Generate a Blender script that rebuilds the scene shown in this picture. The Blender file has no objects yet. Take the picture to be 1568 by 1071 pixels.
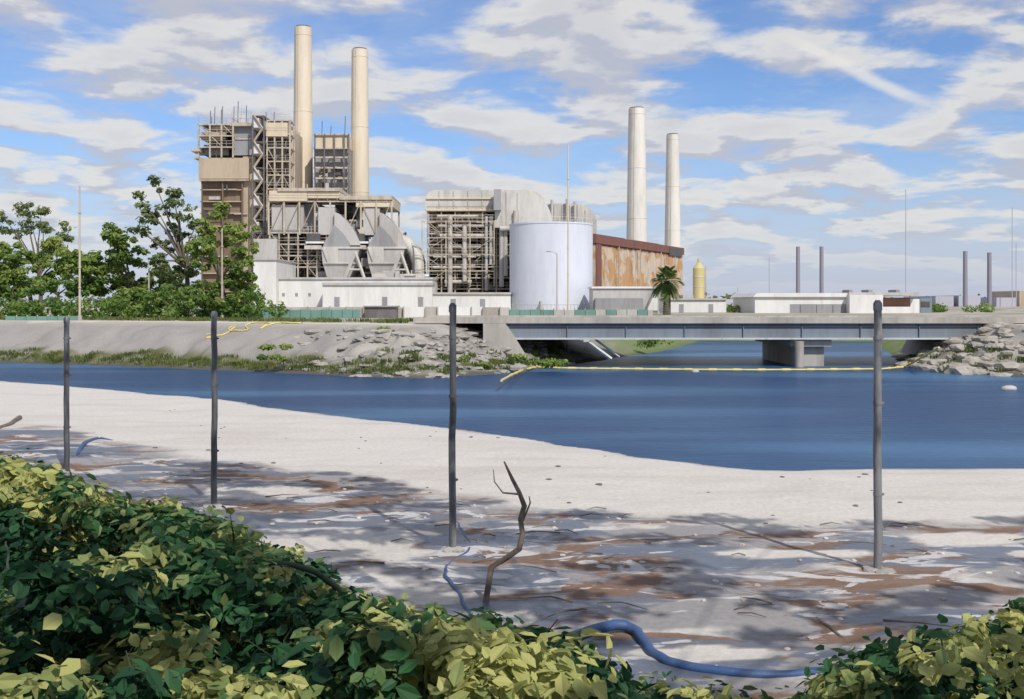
import bpy, bmesh, math, random
import numpy as np
from mathutils import Vector, noise as mnoise
random.seed(7); rng=np.random.default_rng(7)
R=random.uniform
F=1600.0; HZ=465.0; CH=4.0; GZ=2.7
def X(px,d): return (px-784.0)/F*d
def Z(py,d): return CH-(py-HZ)/F*d
scene=bpy.context.scene
# ---------------------------------------------------------------- materials
def newmat(name):
    m=bpy.data.materials.new(name); m.use_nodes=True
    nt=m.node_tree; bs=nt.nodes['Principled BSDF']; return m,nt,bs
def N(nt,t,**kw):
    n=nt.nodes.new(t)
    for k,v in kw.items(): setattr(n,k,v)
    return n
def mathn(nt,op,a,b=None,c=None,clamp=False):
    n=nt.nodes.new('ShaderNodeMath'); n.operation=op; n.use_clamp=clamp
    for i,v in enumerate((a,b,c)):
        if v is None: continue
        if isinstance(v,bpy.types.NodeSocket): nt.links.new(v,n.inputs[i])
        else: n.inputs[i].default_value=v
    return n.outputs[0]
def mixc(nt,f,a,b,blend='MIX'):
    n=nt.nodes.new('ShaderNodeMix'); n.data_type='RGBA'; n.blend_type=blend
    for s,v in ((n.inputs[0],f),(n.inputs[6],a),(n.inputs[7],b)):
        if isinstance(v,bpy.types.NodeSocket): nt.links.new(v,s)
        elif isinstance(v,(tuple,list)): s.default_value=(*v[:3],1)
        else: s.default_value=v
    return n.outputs[2]
def posnoise(nt,scale,stretch=(1,1,1),detail=5,rough=.6,dist=0):
    g=N(nt,'ShaderNodeNewGeometry'); mp=N(nt,'ShaderNodeMapping'); mp.inputs['Scale'].default_value=stretch
    nt.links.new(g.outputs['Position'],mp.inputs['Vector'])
    n=N(nt,'ShaderNodeTexNoise'); n.inputs['Scale'].default_value=scale; n.inputs['Detail'].default_value=detail; n.inputs['Roughness'].default_value=rough; n.inputs['Distortion'].default_value=dist
    nt.links.new(mp.outputs[0],n.inputs['Vector']); return n.outputs['Fac']
def ramp(nt,f,lo,hi):
    n=nt.nodes.new('ShaderNodeMapRange'); n.interpolation_type='SMOOTHSTEP'
    n.inputs[1].default_value=lo; n.inputs[2].default_value=hi; nt.links.new(f,n.inputs[0]); return n.outputs[0]
def paint(name,col,dirt=None,scale=.35,amt=.6,rough=.6,streak=True,metal=0,lo=.42,hi=.64,rust=0,bump=0):
    m,nt,bs=newmat(name)
    if dirt is None: dirt=tuple(c*.62 for c in col)
    st=(1,1,.22) if streak else (1,1,1)
    a=ramp(nt,posnoise(nt,scale,st,6,.65),lo,hi)
    b=ramp(nt,posnoise(nt,scale*7,st,4,.6),.4,.75)
    f=mathn(nt,'MULTIPLY',mathn(nt,'ADD',mathn(nt,'MULTIPLY',a,.65),mathn(nt,'MULTIPLY',b,.35)),amt)
    c=mixc(nt,f,col,dirt)
    if rust:
        r=ramp(nt,posnoise(nt,scale*2.3,(1.6,1.6,.12),7,.75),.56,.70)
        c=mixc(nt,mathn(nt,'MULTIPLY',r,rust),c,(.26,.15,.09))
    nt.links.new(c,bs.inputs['Base Color'])
    bs.inputs['Roughness'].default_value=rough; bs.inputs['Metallic'].default_value=metal
    if bump:
        bp=N(nt,'ShaderNodeBump'); bp.inputs['Strength'].default_value=.6; bp.inputs['Distance'].default_value=bump
        nt.links.new(posnoise(nt,scale*6,(1,1,1),7,.7),bp.inputs['Height']); nt.links.new(bp.outputs[0],bs.inputs['Normal'])
    return m
M={}
M['cream']=paint('cream_paint',(.66,.56,.41),(.50,.41,.31),amt=.7,rust=.25)
M['white']=paint('white_paint',(.72,.71,.69),(.50,.48,.45),amt=.6,rust=.25)
M['wstack']=paint('stack_paint',(.72,.68,.62),(.52,.48,.43),amt=.7,scale=.2,rust=.2)
M['cstack']=paint('cream_stack_paint',(.68,.59,.46),(.55,.46,.35),amt=.7,scale=.2,rust=.2)
M['tankwhite']=paint('tank_paint',(.64,.67,.75),(.52,.53,.61),amt=.7,scale=.2,rust=.18)
M['beige']=paint('beige_panel',(.48,.39,.28),(.32,.24,.17),amt=.8,rust=.4)
M['steel']=paint('cream_steel',(.52,.46,.37),(.32,.24,.17),amt=.9,scale=1,rust=.5)
M['dsteel']=paint('dark_steel',(.16,.15,.15),(.09,.07,.06),amt=.8,scale=1)
M['grey']=paint('grey_panel',(.30,.30,.31),(.20,.19,.19),amt=.8,rust=.4)
M['lgrey']=paint('light_grey_panel',(.48,.46,.44),(.34,.32,.30),amt=.9,rust=.35)
M['hoodc']=paint('hood_cladding',(.56,.54,.49),(.38,.36,.33),amt=.9,rust=.3)
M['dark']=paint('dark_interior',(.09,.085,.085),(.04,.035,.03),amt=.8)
M['brown']=paint('brown_panel',(.24,.17,.115),(.13,.09,.06),amt=.8)
M['pipe']=paint('pipe_lagging',(.52,.49,.45),(.33,.28,.22),amt=.8,scale=1,rust=.4)
M['teal']=paint('teal_screen',(.15,.28,.24),(.09,.18,.15),amt=.7,scale=1)
M['red']=paint('red_brown_wall',(.30,.15,.10),amt=.8)
M['concrete']=paint('concrete',(.43,.40,.36),(.26,.235,.21),amt=.9,scale=.5)
M['girder']=paint('girder_paint',(.19,.225,.265),(.13,.14,.16),amt=.9,scale=.5,rust=.4)
M['flange']=paint('flange_paint',(.55,.56,.57),(.35,.36,.37),amt=.8,rust=.4)
M['haze']=paint('hazed_distant_wall',(.42,.42,.48),(.36,.36,.43),amt=.6,scale=.05)  # distance haze put into the wall colour
M['hazed']=paint('hazed_distant_stack',(.25,.24,.29),(.20,.19,.23),amt=.6,scale=.05)  # distance haze put into the stack colour
M['yellow']=paint('yellow_paint',(.60,.51,.24),amt=.5)
M['rope']=paint('yellow_float',(.70,.56,.18),(.45,.37,.16),amt=.7,scale=2)
M['post']=paint('weathered_pipe',(.07,.075,.085),(.30,.30,.31),amt=1,scale=1.0,rough=.55,metal=.2,lo=.5,hi=.60,rust=.3)
M['wood']=paint('dead_wood_and_shadow_strip',(.12,.09,.07),(.24,.2,.17),amt=.9,scale=6,streak=False,rough=.85,bump=.01)
M['blueshade']=paint('blue_shadow_tube',(.035,.085,.23),(.07,.12,.22),amt=.9,scale=4,streak=False,rough=.5,bump=.01)  # blue of branch shadows on the ground, put into a tube colour
M['bark']=paint('bark',(.15,.12,.09),(.07,.06,.05),amt=.9,scale=2,rough=.9,bump=.03)
M['stem']=paint('green_stem',(.035,.055,.03),(.06,.06,.04),amt=.9,scale=4,rough=.8,bump=.01)
M['rock']=paint('rock',(.40,.375,.34),(.22,.20,.175),amt=1,scale=1.1,streak=False,rough=.95,bump=.1)
M['rockw']=paint('pale_rock',(.42,.385,.335),(.22,.20,.17),amt=1,scale=1.1,streak=False,rough=.95,bump=.1)
M['debris']=paint('shell_debris',(.6,.57,.53),(.3,.2,.14),amt=1,scale=3,streak=False,rough=.9)
# rusted corrugated cladding
m,nt,bs=newmat('rusted_cladding')
a=ramp(nt,posnoise(nt,.20,(1,1,1.1),6,.55),.46,.51); b=ramp(nt,posnoise(nt,.55,(1,1,.3),7,.75),.50,.63); c0=ramp(nt,posnoise(nt,.35,(1.3,1.3,.8),5,.6,.6),.56,.62)
c1=mixc(nt,a,(.48,.28,.13),(.56,.46,.35)); c1=mixc(nt,mathn(nt,'MULTIPLY',c0,.7),c1,(.40,.40,.41)); c2=mixc(nt,mathn(nt,'MULTIPLY',b,.75),c1,(.28,.14,.08))
g=N(nt,'ShaderNodeNewGeometry'); sp=N(nt,'ShaderNodeSeparateXYZ'); nt.links.new(g.outputs['Position'],sp.inputs[0])
zt=mathn(nt,'ADD',sp.outputs[2],mathn(nt,'MULTIPLY',posnoise(nt,.5,(1,1,.3)),2.2))
top=ramp(nt,zt,15.2,15.9)
nt.links.new(mixc(nt,top,c2,(.18,.08,.065)),bs.inputs['Base Color']); bs.inputs['Roughness'].default_value=.85
M['rust']=m
M['rustroof']=paint('rusted_roof_edge',(.20,.085,.065),(.12,.06,.05),amt=.9,scale=.6,rough=.9)
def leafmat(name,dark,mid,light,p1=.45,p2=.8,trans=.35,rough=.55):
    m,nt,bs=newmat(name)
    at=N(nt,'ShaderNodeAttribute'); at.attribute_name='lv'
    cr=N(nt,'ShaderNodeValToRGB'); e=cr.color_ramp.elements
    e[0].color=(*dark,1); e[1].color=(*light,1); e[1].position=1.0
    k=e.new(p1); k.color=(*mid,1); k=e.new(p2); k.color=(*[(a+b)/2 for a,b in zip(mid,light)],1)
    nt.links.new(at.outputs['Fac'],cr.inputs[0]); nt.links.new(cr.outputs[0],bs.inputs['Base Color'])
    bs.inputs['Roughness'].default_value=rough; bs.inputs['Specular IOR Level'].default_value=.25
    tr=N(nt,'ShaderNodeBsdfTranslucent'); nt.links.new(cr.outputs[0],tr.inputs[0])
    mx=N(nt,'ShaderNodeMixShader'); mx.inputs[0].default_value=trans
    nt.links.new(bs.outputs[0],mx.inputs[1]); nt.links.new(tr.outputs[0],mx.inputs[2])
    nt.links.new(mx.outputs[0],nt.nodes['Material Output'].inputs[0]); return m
M['leafA']=leafmat('tree_leaf',(.07,.15,.035),(.16,.26,.055),(.36,.42,.12),trans=.42)
M['leafB']=leafmat('eucalyptus_leaf',(.065,.11,.045),(.16,.21,.08),(.32,.35,.15),trans=.42)
M['leafF']=leafmat('shrub_leaf',(.014,.055,.030),(.045,.14,.05),(.50,.50,.18),.42,.70)  # light end of the ramp paints sunlit leaves
M['palm']=leafmat('palm_frond',(.06,.12,.04),(.12,.19,.06),(.26,.32,.11))
M['grass']=leafmat('grass_blade',(.07,.10,.03),(.13,.17,.05),(.26,.27,.10))
# ---------------------------------------------------------------- builder
class B:
    def __init__(s,name): s.n=name; s.v=[]; s.f=[]; s.m=[]; s.sm=[]; s.mats=[]
    def mi(s,k):
        if k not in s.mats: s.mats.append(k)
        return s.mats.index(k)
    def add(s,vs,fs,k,sm=False):
        o=len(s.v); s.v.extend([tuple(v) for v in vs]); i=s.mi(k)
        for f in fs: s.f.append([o+a for a in f]); s.m.append(i); s.sm.append(sm)
    def box(s,x0,x1,y0,y1,z0,z1,k):
        s.add([(x0,y0,z0),(x1,y0,z0),(x1,y1,z0),(x0,y1,z0),(x0,y0,z1),(x1,y0,z1),(x1,y1,z1),(x0,y1,z1)],
              [(0,3,2,1),(4,5,6,7),(0,1,5,4),(1,2,6,5),(2,3,7,6),(3,0,4,7)],k)
    def pb(s,a,t,b,u,d,dep,k,g=False):
        s.box(X(a,d),X(b,d),d,d+dep,(GZ-.3 if g else Z(u,d)),Z(t,d),k)
    def plan(s,pts,z0,z1,k):
        n=len(pts); s.add([(p[0],p[1],z0) for p in pts]+[(p[0],p[1],z1) for p in pts],[tuple(range(n))[::-1],tuple(range(n,2*n))]+[(i,(i+1)%n,n+(i+1)%n,n+i) for i in range(n)],k)
    def loft(s,secs,k):
        vs=[];fs=[]
        for (x0,x1,y0,y1,z) in secs: vs+=[(x0,y0,z),(x1,y0,z),(x1,y1,z),(x0,y1,z)]
        for i in range(len(secs)-1):
            for j in range(4): fs.append((4*i+j,4*i+(j+1)%4,4*i+4+(j+1)%4,4*i+4+j))
        fs.append((3,2,1,0)); o=4*(len(secs)-1); fs.append((o,o+1,o+2,o+3)); s.add(vs,fs,k)
    def prism(s,poly,y0,y1,k,sm=False):
        n=len(poly); 
        s.add([(p[0],y0,p[1]) for p in poly],[tuple(range(n))],k); s.add([(p[0],y1,p[1]) for p in poly],[tuple(range(n))[::-1]],k)
        vs=[(p[0],y0,p[1]) for p in poly]+[(p[0],y1,p[1]) for p in poly]
        s.add(vs,[(i,(i+1)%n,n+(i+1)%n,n+i) for i in range(n)],k,sm)
    def tube(s,pts,rad,k,n=8,caps=True,sm=True):
        pts=[Vector(p) for p in pts]
        if not hasattr(rad,'__len__'): rad=[rad]*len(pts)
        vs=[]
        for i,p in enumerate(pts):
            t=(pts[min(i+1,len(pts)-1)]-pts[max(i-1,0)]).normalized()
            ref=Vector((0,1,0)) if abs(t.y)<.9 else Vector((1,0,0))
            a=t.cross(ref).normalized(); b=t.cross(a)
            for j in range(n):
                w=2*math.pi*j/n; vs.append(p+(a*math.cos(w)+b*math.sin(w))*rad[i])
        fs=[(i*n+j,i*n+(j+1)%n,(i+1)*n+(j+1)%n,(i+1)*n+j) for i in range(len(pts)-1) for j in range(n)]
        s.add(vs,fs,k,sm)
        if caps:
            s.add(vs[:n],[tuple(range(n))],k); s.add(vs[-n:],[tuple(range(n))[::-1]],k)
    def bar(s,p,q,t,k):
        s.tube([p,q],t*.7,k,4,True,False)
    def done(s):
        me=bpy.data.meshes.new(s.n); me.from_pydata(s.v,[],s.f)
        for k in s.mats: me.materials.append(M[k])
        me.polygons.foreach_set('material_index',s.m); me.polygons.foreach_set('use_smooth',s.sm); me.update()
        bm=bmesh.new(); bm.from_mesh(me); bmesh.ops.recalc_face_normals(bm,faces=bm.faces); bm.to_mesh(me); bm.free()
        o=bpy.data.objects.new(s.n,me); scene.collection.objects.link(o); return o
def frame(b,x0,x1,y0,y1,z0,z1,nx,nz,k,t=.22,br=.35,floor=None,rail=True,sides=True):
    xs=[x0+(x1-x0)*i/nx for i in range(nx+1)]; zs=[z0+(z1-z0)*i/nz for i in range(nz+1)]
    ys=[y0,y1] if sides else [y0]
    for y in ys:
        for x in xs: b.box(x-t*.55,x+t*.55,y-t*.55,y+t*.55,z0,z1+.02,k)
        for z in zs[1:]:
            for i in range(nx): b.box(xs[i]+t*.56,xs[i+1]-t*.56,y-t*.4,y+t*.4,z-t*.9,z,k)
        for i in range(nx):
            for j in range(nz):
                if random.random()<br:
                    a,c=(xs[i],xs[i+1]) if random.random()<.5 else (xs[i+1],xs[i])
                    b.bar((a,y,zs[j]),(c,y,zs[j+1]),t*.45,k)
    if sides:
        for x in (x0,x1):
            for z in zs[1:]: b.box(x-t*.4,x+t*.4,y0+t*.56,y1-t*.56,z-t*.9,z-.01,k)
    if floor:
        for z in zs[1:]: b.box(x0+t,x1-t,y0+t,y1-t,z-.12,z-.05,floor)
    if rail:
        for z in zs[1:]:
            for h in (.55,1.05): b.box(x0,x1,y0-.34,y0-.28,z+h-.03,z+h+.03,k)
            x=x0
            while x<=x1: b.box(x-.03,x+.03,y0-.33,y0-.29,z-.2,z+1.0,k); x+=1.8
def clutter(b,x0,x1,y0,y1,z0,z1,n,ks):
    for _ in range(n):
        w=R(.4,2.6);h=R(.4,1.8);x=R(x0,x1-w);z=R(z0,z1-h);y=R(y0,y1); k=random.choice(ks)
        if random.random()<.5: b.box(x,x+w,y,y+R(.5,2),z,z+h,k)
        elif random.random()<.6: b.tube([(x,y,z),(x+w*1.8 if x+w*1.8<x1 else x1,y,z)],R(.08,.25),k,7)
        else: b.tube([(x,y,z),(x,y,min(z1,z+h*2.5))],R(.08,.3),k,7)
# ---------------------------------------------------------------- terrain
poly=np.array([(-160,78),(-60,60),(-26.6,54.2),(-19.5,49.2),(-12.3,43.5),(-6.6,37.4),(-2,33.7),(.3,30.9),(2.9,27.8),(4.7,25.7),(6.6,25.3),(12.4,25.2),(40,24),(160,20),(160,50),(45,53),(27.7,56.6),(24.9,59.8),(24.6,66),(29,80),(38,110),(20,112),(16,98),(11,84),(6.5,74),(2.7,66),(-.9,59.3),(-4.7,55.6),(-8.3,56.6),(-14.6,61),(-24,66),(-34.5,70.3),(-60,76),(-160,96)],float)
def sdf(x,y):
    dmin=np.full(x.shape,1e9); ins=np.zeros(x.shape,bool); n=len(poly)
    for i in range(n):
        ax,ay=poly[i]; bx,by=poly[(i+1)%n]; ex,ey=bx-ax,by-ay
        t=np.clip(((x-ax)*ex+(y-ay)*ey)/(ex*ex+ey*ey),0,1)
        dmin=np.minimum(dmin,np.hypot(x-ax-t*ex,y-ay-t*ey))
        c=((ay>y)!=(by>y))&(x<(bx-ax)*(y-ay)/(by-ay+1e-12)+ax); ins^=c
    return np.where(ins,-dmin,dmin)
_T=rng.random((256,256))
def vn(x,y):
    xi=np.floor(x).astype(int);yi=np.floor(y).astype(int);fx=x-xi;fy=y-yi
    fx=fx*fx*(3-2*fx);fy=fy*fy*(3-2*fy);a=lambda i,j:_T[(xi+i)%256,(yi+j)%256]
    return (a(0,0)*(1-fx)+a(1,0)*fx)*(1-fy)+(a(0,1)*(1-fx)+a(1,1)*fx)*fy
def fbm(x,y,o=4):
    r=0;a=.5;t=0
    for i in range(o): r=r+a*vn(x*2**i+17*i,y*2**i+31*i); t+=a; a*=.5
    return r/t
def height(x,y):
    x=np.asarray(x,float);y=np.asarray(y,float)
    s=sdf(x,y)+(fbm(x*.5+3,y*.5)-.5)*.9
    mid=np.interp(x,[-160,-34,-12,-2,5,160],[88,62,52,44,40,35]); near=y<mid
    zn=np.clip(s*.09,0,.12)+(fbm(x*.9,y*.9)-.5)*.10*np.clip(s/3,0,1)+np.clip(8.5-y,0,30)*.24
    t=np.clip(s/6.2,0,1); t=t*t*(3-2*t)*.45+t*.55
    zf=GZ*t+(fbm(x*.8,y*.8,5)-.5)*1.2*np.clip(t*4,0,1)*np.clip((1-t)*3,0,1)
    z=np.where(near,zn,zf)
    return np.where(s<0,np.maximum(s*.35,-2),z),s,near
rows=np.concatenate([np.arange(-25,9,.6),np.arange(9,27,.11),np.arange(27,75,.3),np.arange(75,135,1.2),np.geomspace(135,6000,40)])
NC=420; u=np.linspace(-1,1,NC); u=np.sign(u)*np.abs(u)**1.25
YY=np.repeat(rows[:,None],NC,1); XX=u[None,:]*(np.maximum(YY,0)*.85+18)
H,S,NEAR=height(XX,YY)
def lerp(a,b,t): return a+(b-a)*t[...,None]
sand=np.array([.585,.55,.505]); mud=np.array([.30,.285,.285]); wet=np.array([.17,.16,.14])
col=np.zeros(XX.shape+(3,))+sand
st=np.clip((fbm(XX*.25+3,YY*1.3,4)-.5)*4,0,1); col=lerp(col,np.array([.49,.445,.40]),st*.6)
dl=np.interp(XX,[-14,-10,-6,-1,4.8,9,20],[33,28.5,25.5,21.3,18.4,18.8,20])+(fbm(XX*.6,YY*.6)-.5)*2.2
mudm=np.clip((dl-YY)/1.0,0,1)
for ex,ey,rx,ry in ((-2.9,16.6,1.5,1.25),(-1.4,13.8,.8,.5),(-.3,12.9,.7,.35),(-5.2,21.5,1.2,.8),(4.4,16.2,1.6,.35),(7.4,17.2,1.3,.5),(2.2,11.6,1.2,.3)):
    rr=np.hypot((XX-ex)/rx,(YY-ey)/ry)+(fbm(XX*1.8,YY*1.8)-.5)*.9; mudm=mudm*np.clip((rr-.85)/.15,0,1)
pat=fbm(XX*.5+40,YY*1.3+9,5)
mm=mudm*np.clip((pat-.31)/.06,0,1)
col=lerp(col,mud,mm)
sh=np.clip(1-np.abs(S-.12)/.25,0,1)*NEAR; col=lerp(col,wet*1.4,sh*.75)
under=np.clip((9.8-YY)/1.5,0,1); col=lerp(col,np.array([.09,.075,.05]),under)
far=~NEAR
fc=np.zeros_like(col)+np.array([.40,.37,.32])
slope=np.clip((6.0-S)/.6,0,1)
sc=lerp(np.zeros_like(col)+np.array([.25,.235,.215]),np.array([.38,.355,.32]),np.clip((fbm(XX*.7,YY*.7+5)-.35)*3,0,1))
left=np.clip((-9-XX)/3,0,1); sc=lerp(sc,np.array([.30,.28,.265]),left*.8)
fc=lerp(fc,sc,slope)
gr=np.clip((2.2-S+fbm(XX*.4,YY*.4)*1.2-.3)/.5,0,1)*(.45+.55*left); fc=lerp(fc,np.array([.11,.115,.05]),gr*np.clip(fbm(XX*1.3,YY*1.3)*2.4-.4,0,1))
fc=lerp(fc,wet*.6,np.clip((.7-S)/.3,0,1))
road=np.clip((9.2-S)/.3,0,1)*np.clip((S-6.4)/.3,0,1); fc=lerp(fc,np.array([.60,.54,.45]),road)
veg=np.clip((fbm(XX*.12+9,YY*.12)-.5)*6,0,1)*np.clip((S-12)/6,0,1); fc=lerp(fc,np.array([.16,.16,.08]),veg*.7)
behind=np.clip((YY-78)/6,0,1)*np.clip((12-S)/4,0,1); fc=lerp(fc,np.array([.14,.19,.06]),behind*.8)
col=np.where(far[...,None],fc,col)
nr=len(rows); idx=np.arange(nr*NC).reshape(nr,NC)
quads=np.stack([idx[:-1,:-1],idx[:-1,1:],idx[1:,1:],idx[1:,:-1]],-1).reshape(-1,4)
def meshnp(name,verts,faces,k,mat,smooth=False):
    me=bpy.data.meshes.new(name); me.vertices.add(len(verts)); me.vertices.foreach_set('co',verts.astype(np.float32).ravel())
    nf=len(faces); me.loops.add(nf*k); me.loops.foreach_set('vertex_index',faces.astype(np.int32).ravel())
    me.polygons.add(nf); me.polygons.foreach_set('loop_start',np.arange(0,nf*k,k,dtype=np.int32))
    me.update(calc_edges=True)
    me.polygons.foreach_set('use_smooth',np.full(nf,smooth)); 
    me.materials.append(mat); me.update(); me.validate()
    o=bpy.data.objects.new(name,me); scene.collection.objects.link(o); return o
m,nt,bs=newmat('ground_soil')
at=N(nt,'ShaderNodeAttribute'); at.attribute_name='Col'
am=N(nt,'ShaderNodeAttribute'); am.attribute_name='mud'; mud_a=am.outputs['Fac']
n1=posnoise(nt,.75,(.6,1.3,1),7,.6,.5); n2=posnoise(nt,9,(1,1,1),6,.7); n3=posnoise(nt,.55,(.55,1.3,1),7,.6,.6); n4=posnoise(nt,1.0,(.6,1.4,1),6,.6,.8)
brn=mathn(nt,'MULTIPLY',ramp(nt,n1,.49,.54),mathn(nt,'MULTIPLY',mud_a,.9))
gry=mathn(nt,'MULTIPLY',ramp(nt,n3,.50,.545),mathn(nt,'MULTIPLY',mud_a,.92))
pal=mathn(nt,'MULTIPLY',ramp(nt,n4,.565,.59),mathn(nt,'MULTIPLY',mud_a,.9))
c=mixc(nt,brn,at.outputs['Color'],(.20,.12,.08))
c=mixc(nt,gry,c,(.105,.125,.17))  # blue-grey wet mud, with bluish shadow tone put into the colour
c=mixc(nt,pal,c,(.55,.53,.52))
v=mathn(nt,'ADD',mathn(nt,'MULTIPLY',n2,.6),.70)
vm=N(nt,'ShaderNodeVectorMath'); vm.operation='SCALE'; nt.links.new(c,vm.inputs[0]); nt.links.new(v,vm.inputs['Scale'])
nt.links.new(vm.outputs[0],bs.inputs['Base Color'])
wetf=mathn(nt,'MULTIPLY',gry,mathn(nt,'SUBTRACT',1.0,pal))
nt.links.new(mathn(nt,'SUBTRACT',.95,mathn(nt,'MULTIPLY',wetf,.72)),bs.inputs['Roughness']); nt.links.new(mathn(nt,'ADD',.12,mathn(nt,'MULTIPLY',wetf,.4)),bs.inputs['Specular IOR Level'])
bp=N(nt,'ShaderNodeBump'); bp.inputs['Strength'].default_value=.5; bp.inputs['Distance'].default_value=.05
nt.links.new(posnoise(nt,4,(1,1,1),8,.7),bp.inputs['Height']); nt.links.new(bp.outputs[0],bs.inputs['Normal'])
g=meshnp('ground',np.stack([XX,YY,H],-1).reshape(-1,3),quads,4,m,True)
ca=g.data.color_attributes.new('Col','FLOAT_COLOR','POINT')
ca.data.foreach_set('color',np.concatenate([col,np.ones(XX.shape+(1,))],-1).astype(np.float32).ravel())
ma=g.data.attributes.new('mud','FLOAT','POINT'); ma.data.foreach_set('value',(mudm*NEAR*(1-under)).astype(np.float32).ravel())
# water
m,nt,bs=newmat('channel_water')
wn=ramp(nt,posnoise(nt,.05,(.5,2.0,1),3,.5),.44,.66)
nt.links.new(mixc(nt,wn,(.012,.055,.15),(.055,.15,.29)),bs.inputs['Base Color'])
bs.inputs['Roughness'].default_value=.28; bs.inputs['IOR'].default_value=1.33; bs.inputs['Specular IOR Level'].default_value=.15
bp=N(nt,'ShaderNodeBump'); bp.inputs['Strength'].default_value=1.0; bp.inputs['Distance'].default_value=.14
nt.links.new(posnoise(nt,1.5,(.6,1.8,1),7,.65),bp.inputs['Height']); nt.links.new(bp.outputs[0],bs.inputs['Normal'])
M['water']=m
b=B('water'); b.add([(-160,19,0),(160,19,0),(160,118,0),(-160,118,0)],[(0,1,2,3)],'water'); b.done()
# ---------------------------------------------------------------- foliage helpers
def leaves(centers,radii,per,size,lvb,aspect=.55,up=.35,shell=.5,jit=.55,fold=.1):
    c=np.repeat(np.asarray(centers,float),per,0); r=np.repeat(np.asarray(radii,float).reshape(len(centers),-1),per,0)
    n=len(c); d=rng.normal(size=(n,3)); d/=np.linalg.norm(d,axis=1)[:,None]
    rad=(shell+(1-shell)*rng.random(n))[:,None]*(.85+.3*rng.random((n,1)))
    p=c+d*rad*r
    nn=d*.8+rng.normal(size=(n,3))*jit+np.array([0,0,up]); nn/=np.linalg.norm(nn,axis=1)[:,None]
    t=rng.normal(size=(n,3)); t-=nn*(t*nn).sum(1)[:,None]; t/=np.linalg.norm(t,axis=1)[:,None]
    bt=np.cross(nn,t); L=(size*(.5+1.0*rng.random(n)))[:,None]; W=L*aspect
    v=np.stack([p-t*L*.5,p-t*L*.18+bt*W*.46+nn*W*fold,p+t*L*.2+bt*W*.4+nn*W*fold,p+t*L*.5-nn*L*.08,p+t*L*.2-bt*W*.4+nn*W*fold,p-t*L*.18-bt*W*.46+nn*W*fold],1)
    lv=np.clip(np.repeat(np.asarray(lvb,float),per)+rng.normal(size=n)*.12+d[:,2]*.08,0,1)
    return v,lv
def leafobj(name,v,lv,mat,smooth=False):
    n=len(v); f=np.arange(n*6).reshape(n,6)
    f2=np.stack([f[:,[0,1,2,3]],f[:,[0,3,4,5]]],1).reshape(-1,4)
    o=meshnp(name,v.reshape(-1,3),f2,4,mat,smooth)
    a=o.data.attributes.new('lv','FLOAT','FACE'); a.data.foreach_set('value',np.repeat(lv,2).astype(np.float32)); return o
def tree(d,px,top,base_px,clumps,leaf,mat='leafA',trunk=.28,per=70,k='tree',big=1.0):
    s=d/F; b=B(k); bx=X(base_px,d); 
    fork=Z(top+(485-top)*.62,d)
    b.tube([(bx,d,GZ-.2),(bx+.15,d+.1,(GZ+fork)/2),(bx,d,fork)],[trunk,trunk*.8,trunk*.65],'bark',8)
    C=[];Rr=[];L=[]
    for (cx,cy,rx,rz,br) in clumps:
        dx=X(cx,d);dz=Z(cy,d); dy=d+R(-2.5,2.5)
        mid=Vector(((bx+dx)/2+R(-.3,.3),(d+dy)/2,(fork+dz)/2+R(0,.4)))
        b.tube([(bx,d,fork-.3),mid,(dx,dy,dz)],[trunk*.5,trunk*.3,trunk*.1],'bark',6)
        ns=max(4,int(rx*rz/34))
        for _ in range(ns):
            a=R(0,6.28); q=math.sqrt(R(0,1)); 
            C.append((dx+math.cos(a)*q*rx*s,dy+R(-1,1)*rx*s*.8,dz+math.sin(a)*q*rz*s)); rr=R(.35,.8)*min(14,(rx+rz)/2+3)*s*.85*big
            Rr.append((rr*1.3,rr*1.3,rr*.8)); L.append(br+.08+R(-.28,.28)+.15*math.sin(a))
    o=b.done(); v,lv=leaves(C,Rr,per,leaf,L,shell=.3,up=.5)
    l=leafobj('crown_foliage',v,lv,M[mat]); l.parent=o; return o
tree(100,60,385,45,[(20,400,30,35,.5),(60,385,32,25,.6),(95,395,28,22,.55),(40,430,42,22,.4),(100,430,38,22,.45),(140,415,25,30,.5),(10,445,30,18,.25),(-30,420,50,40,.4)],.40,per=60)
tree(97,15,385,18,[(0,430,22,12,.4),(28,445,22,10,.3)],.38,per=40,trunk=.2)
tree(97,80,385,88,[(80,438,30,10,.4),(110,445,20,10,.3)],.38,per=40,trunk=.2)
tree(112,40,310,60,[(28,320,18,15,.5),(55,330,16,16,.55),(98,352,16,14,.6),(20,352,16,12,.5),(70,355,14,12,.45),(40,345,16,12,.4),(5,330,14,12,.5)],.36,'leafB',per=45)
tree(96,190,340,200,[(165,395,25,28,.6),(185,360,20,18,.55),(200,425,42,25,.6),(160,450,32,28,.4),(220,462,42,20,.4),(205,388,24,20,.5),(145,430,22,30,.35),(255,435,28,30,.5),(185,475,50,12,.2)],.40,per=60)
tree(92,245,275,285,[(243,285,12,11,.35),(262,297,20,14,.4),(280,325,18,16,.45),(235,325,25,18,.45),(212,350,16,14,.5),(262,352,22,14,.35),(290,375,25,14,.5),(240,378,18,14,.4),(300,400,22,20,.6),(268,420,26,18,.5),(225,310,10,10,.5),(250,400,20,14,.45),(295,345,12,12,.5),(280,450,30,22,.4)],.33,'leafB',per=38)
tree(88,345,315,338,[(340,322,22,12,.8),(358,345,22,16,.85),(330,360,22,20,.75),(360,382,22,20,.75),(320,395,24,24,.65),(352,418,30,20,.55),(368,443,18,22,.45),(325,448,34,22,.5),(312,345,16,10,.65),(345,470,40,14,.3),(375,400,12,20,.5)],.34,per=72)
C=[];Rr=[];L=[]
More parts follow.
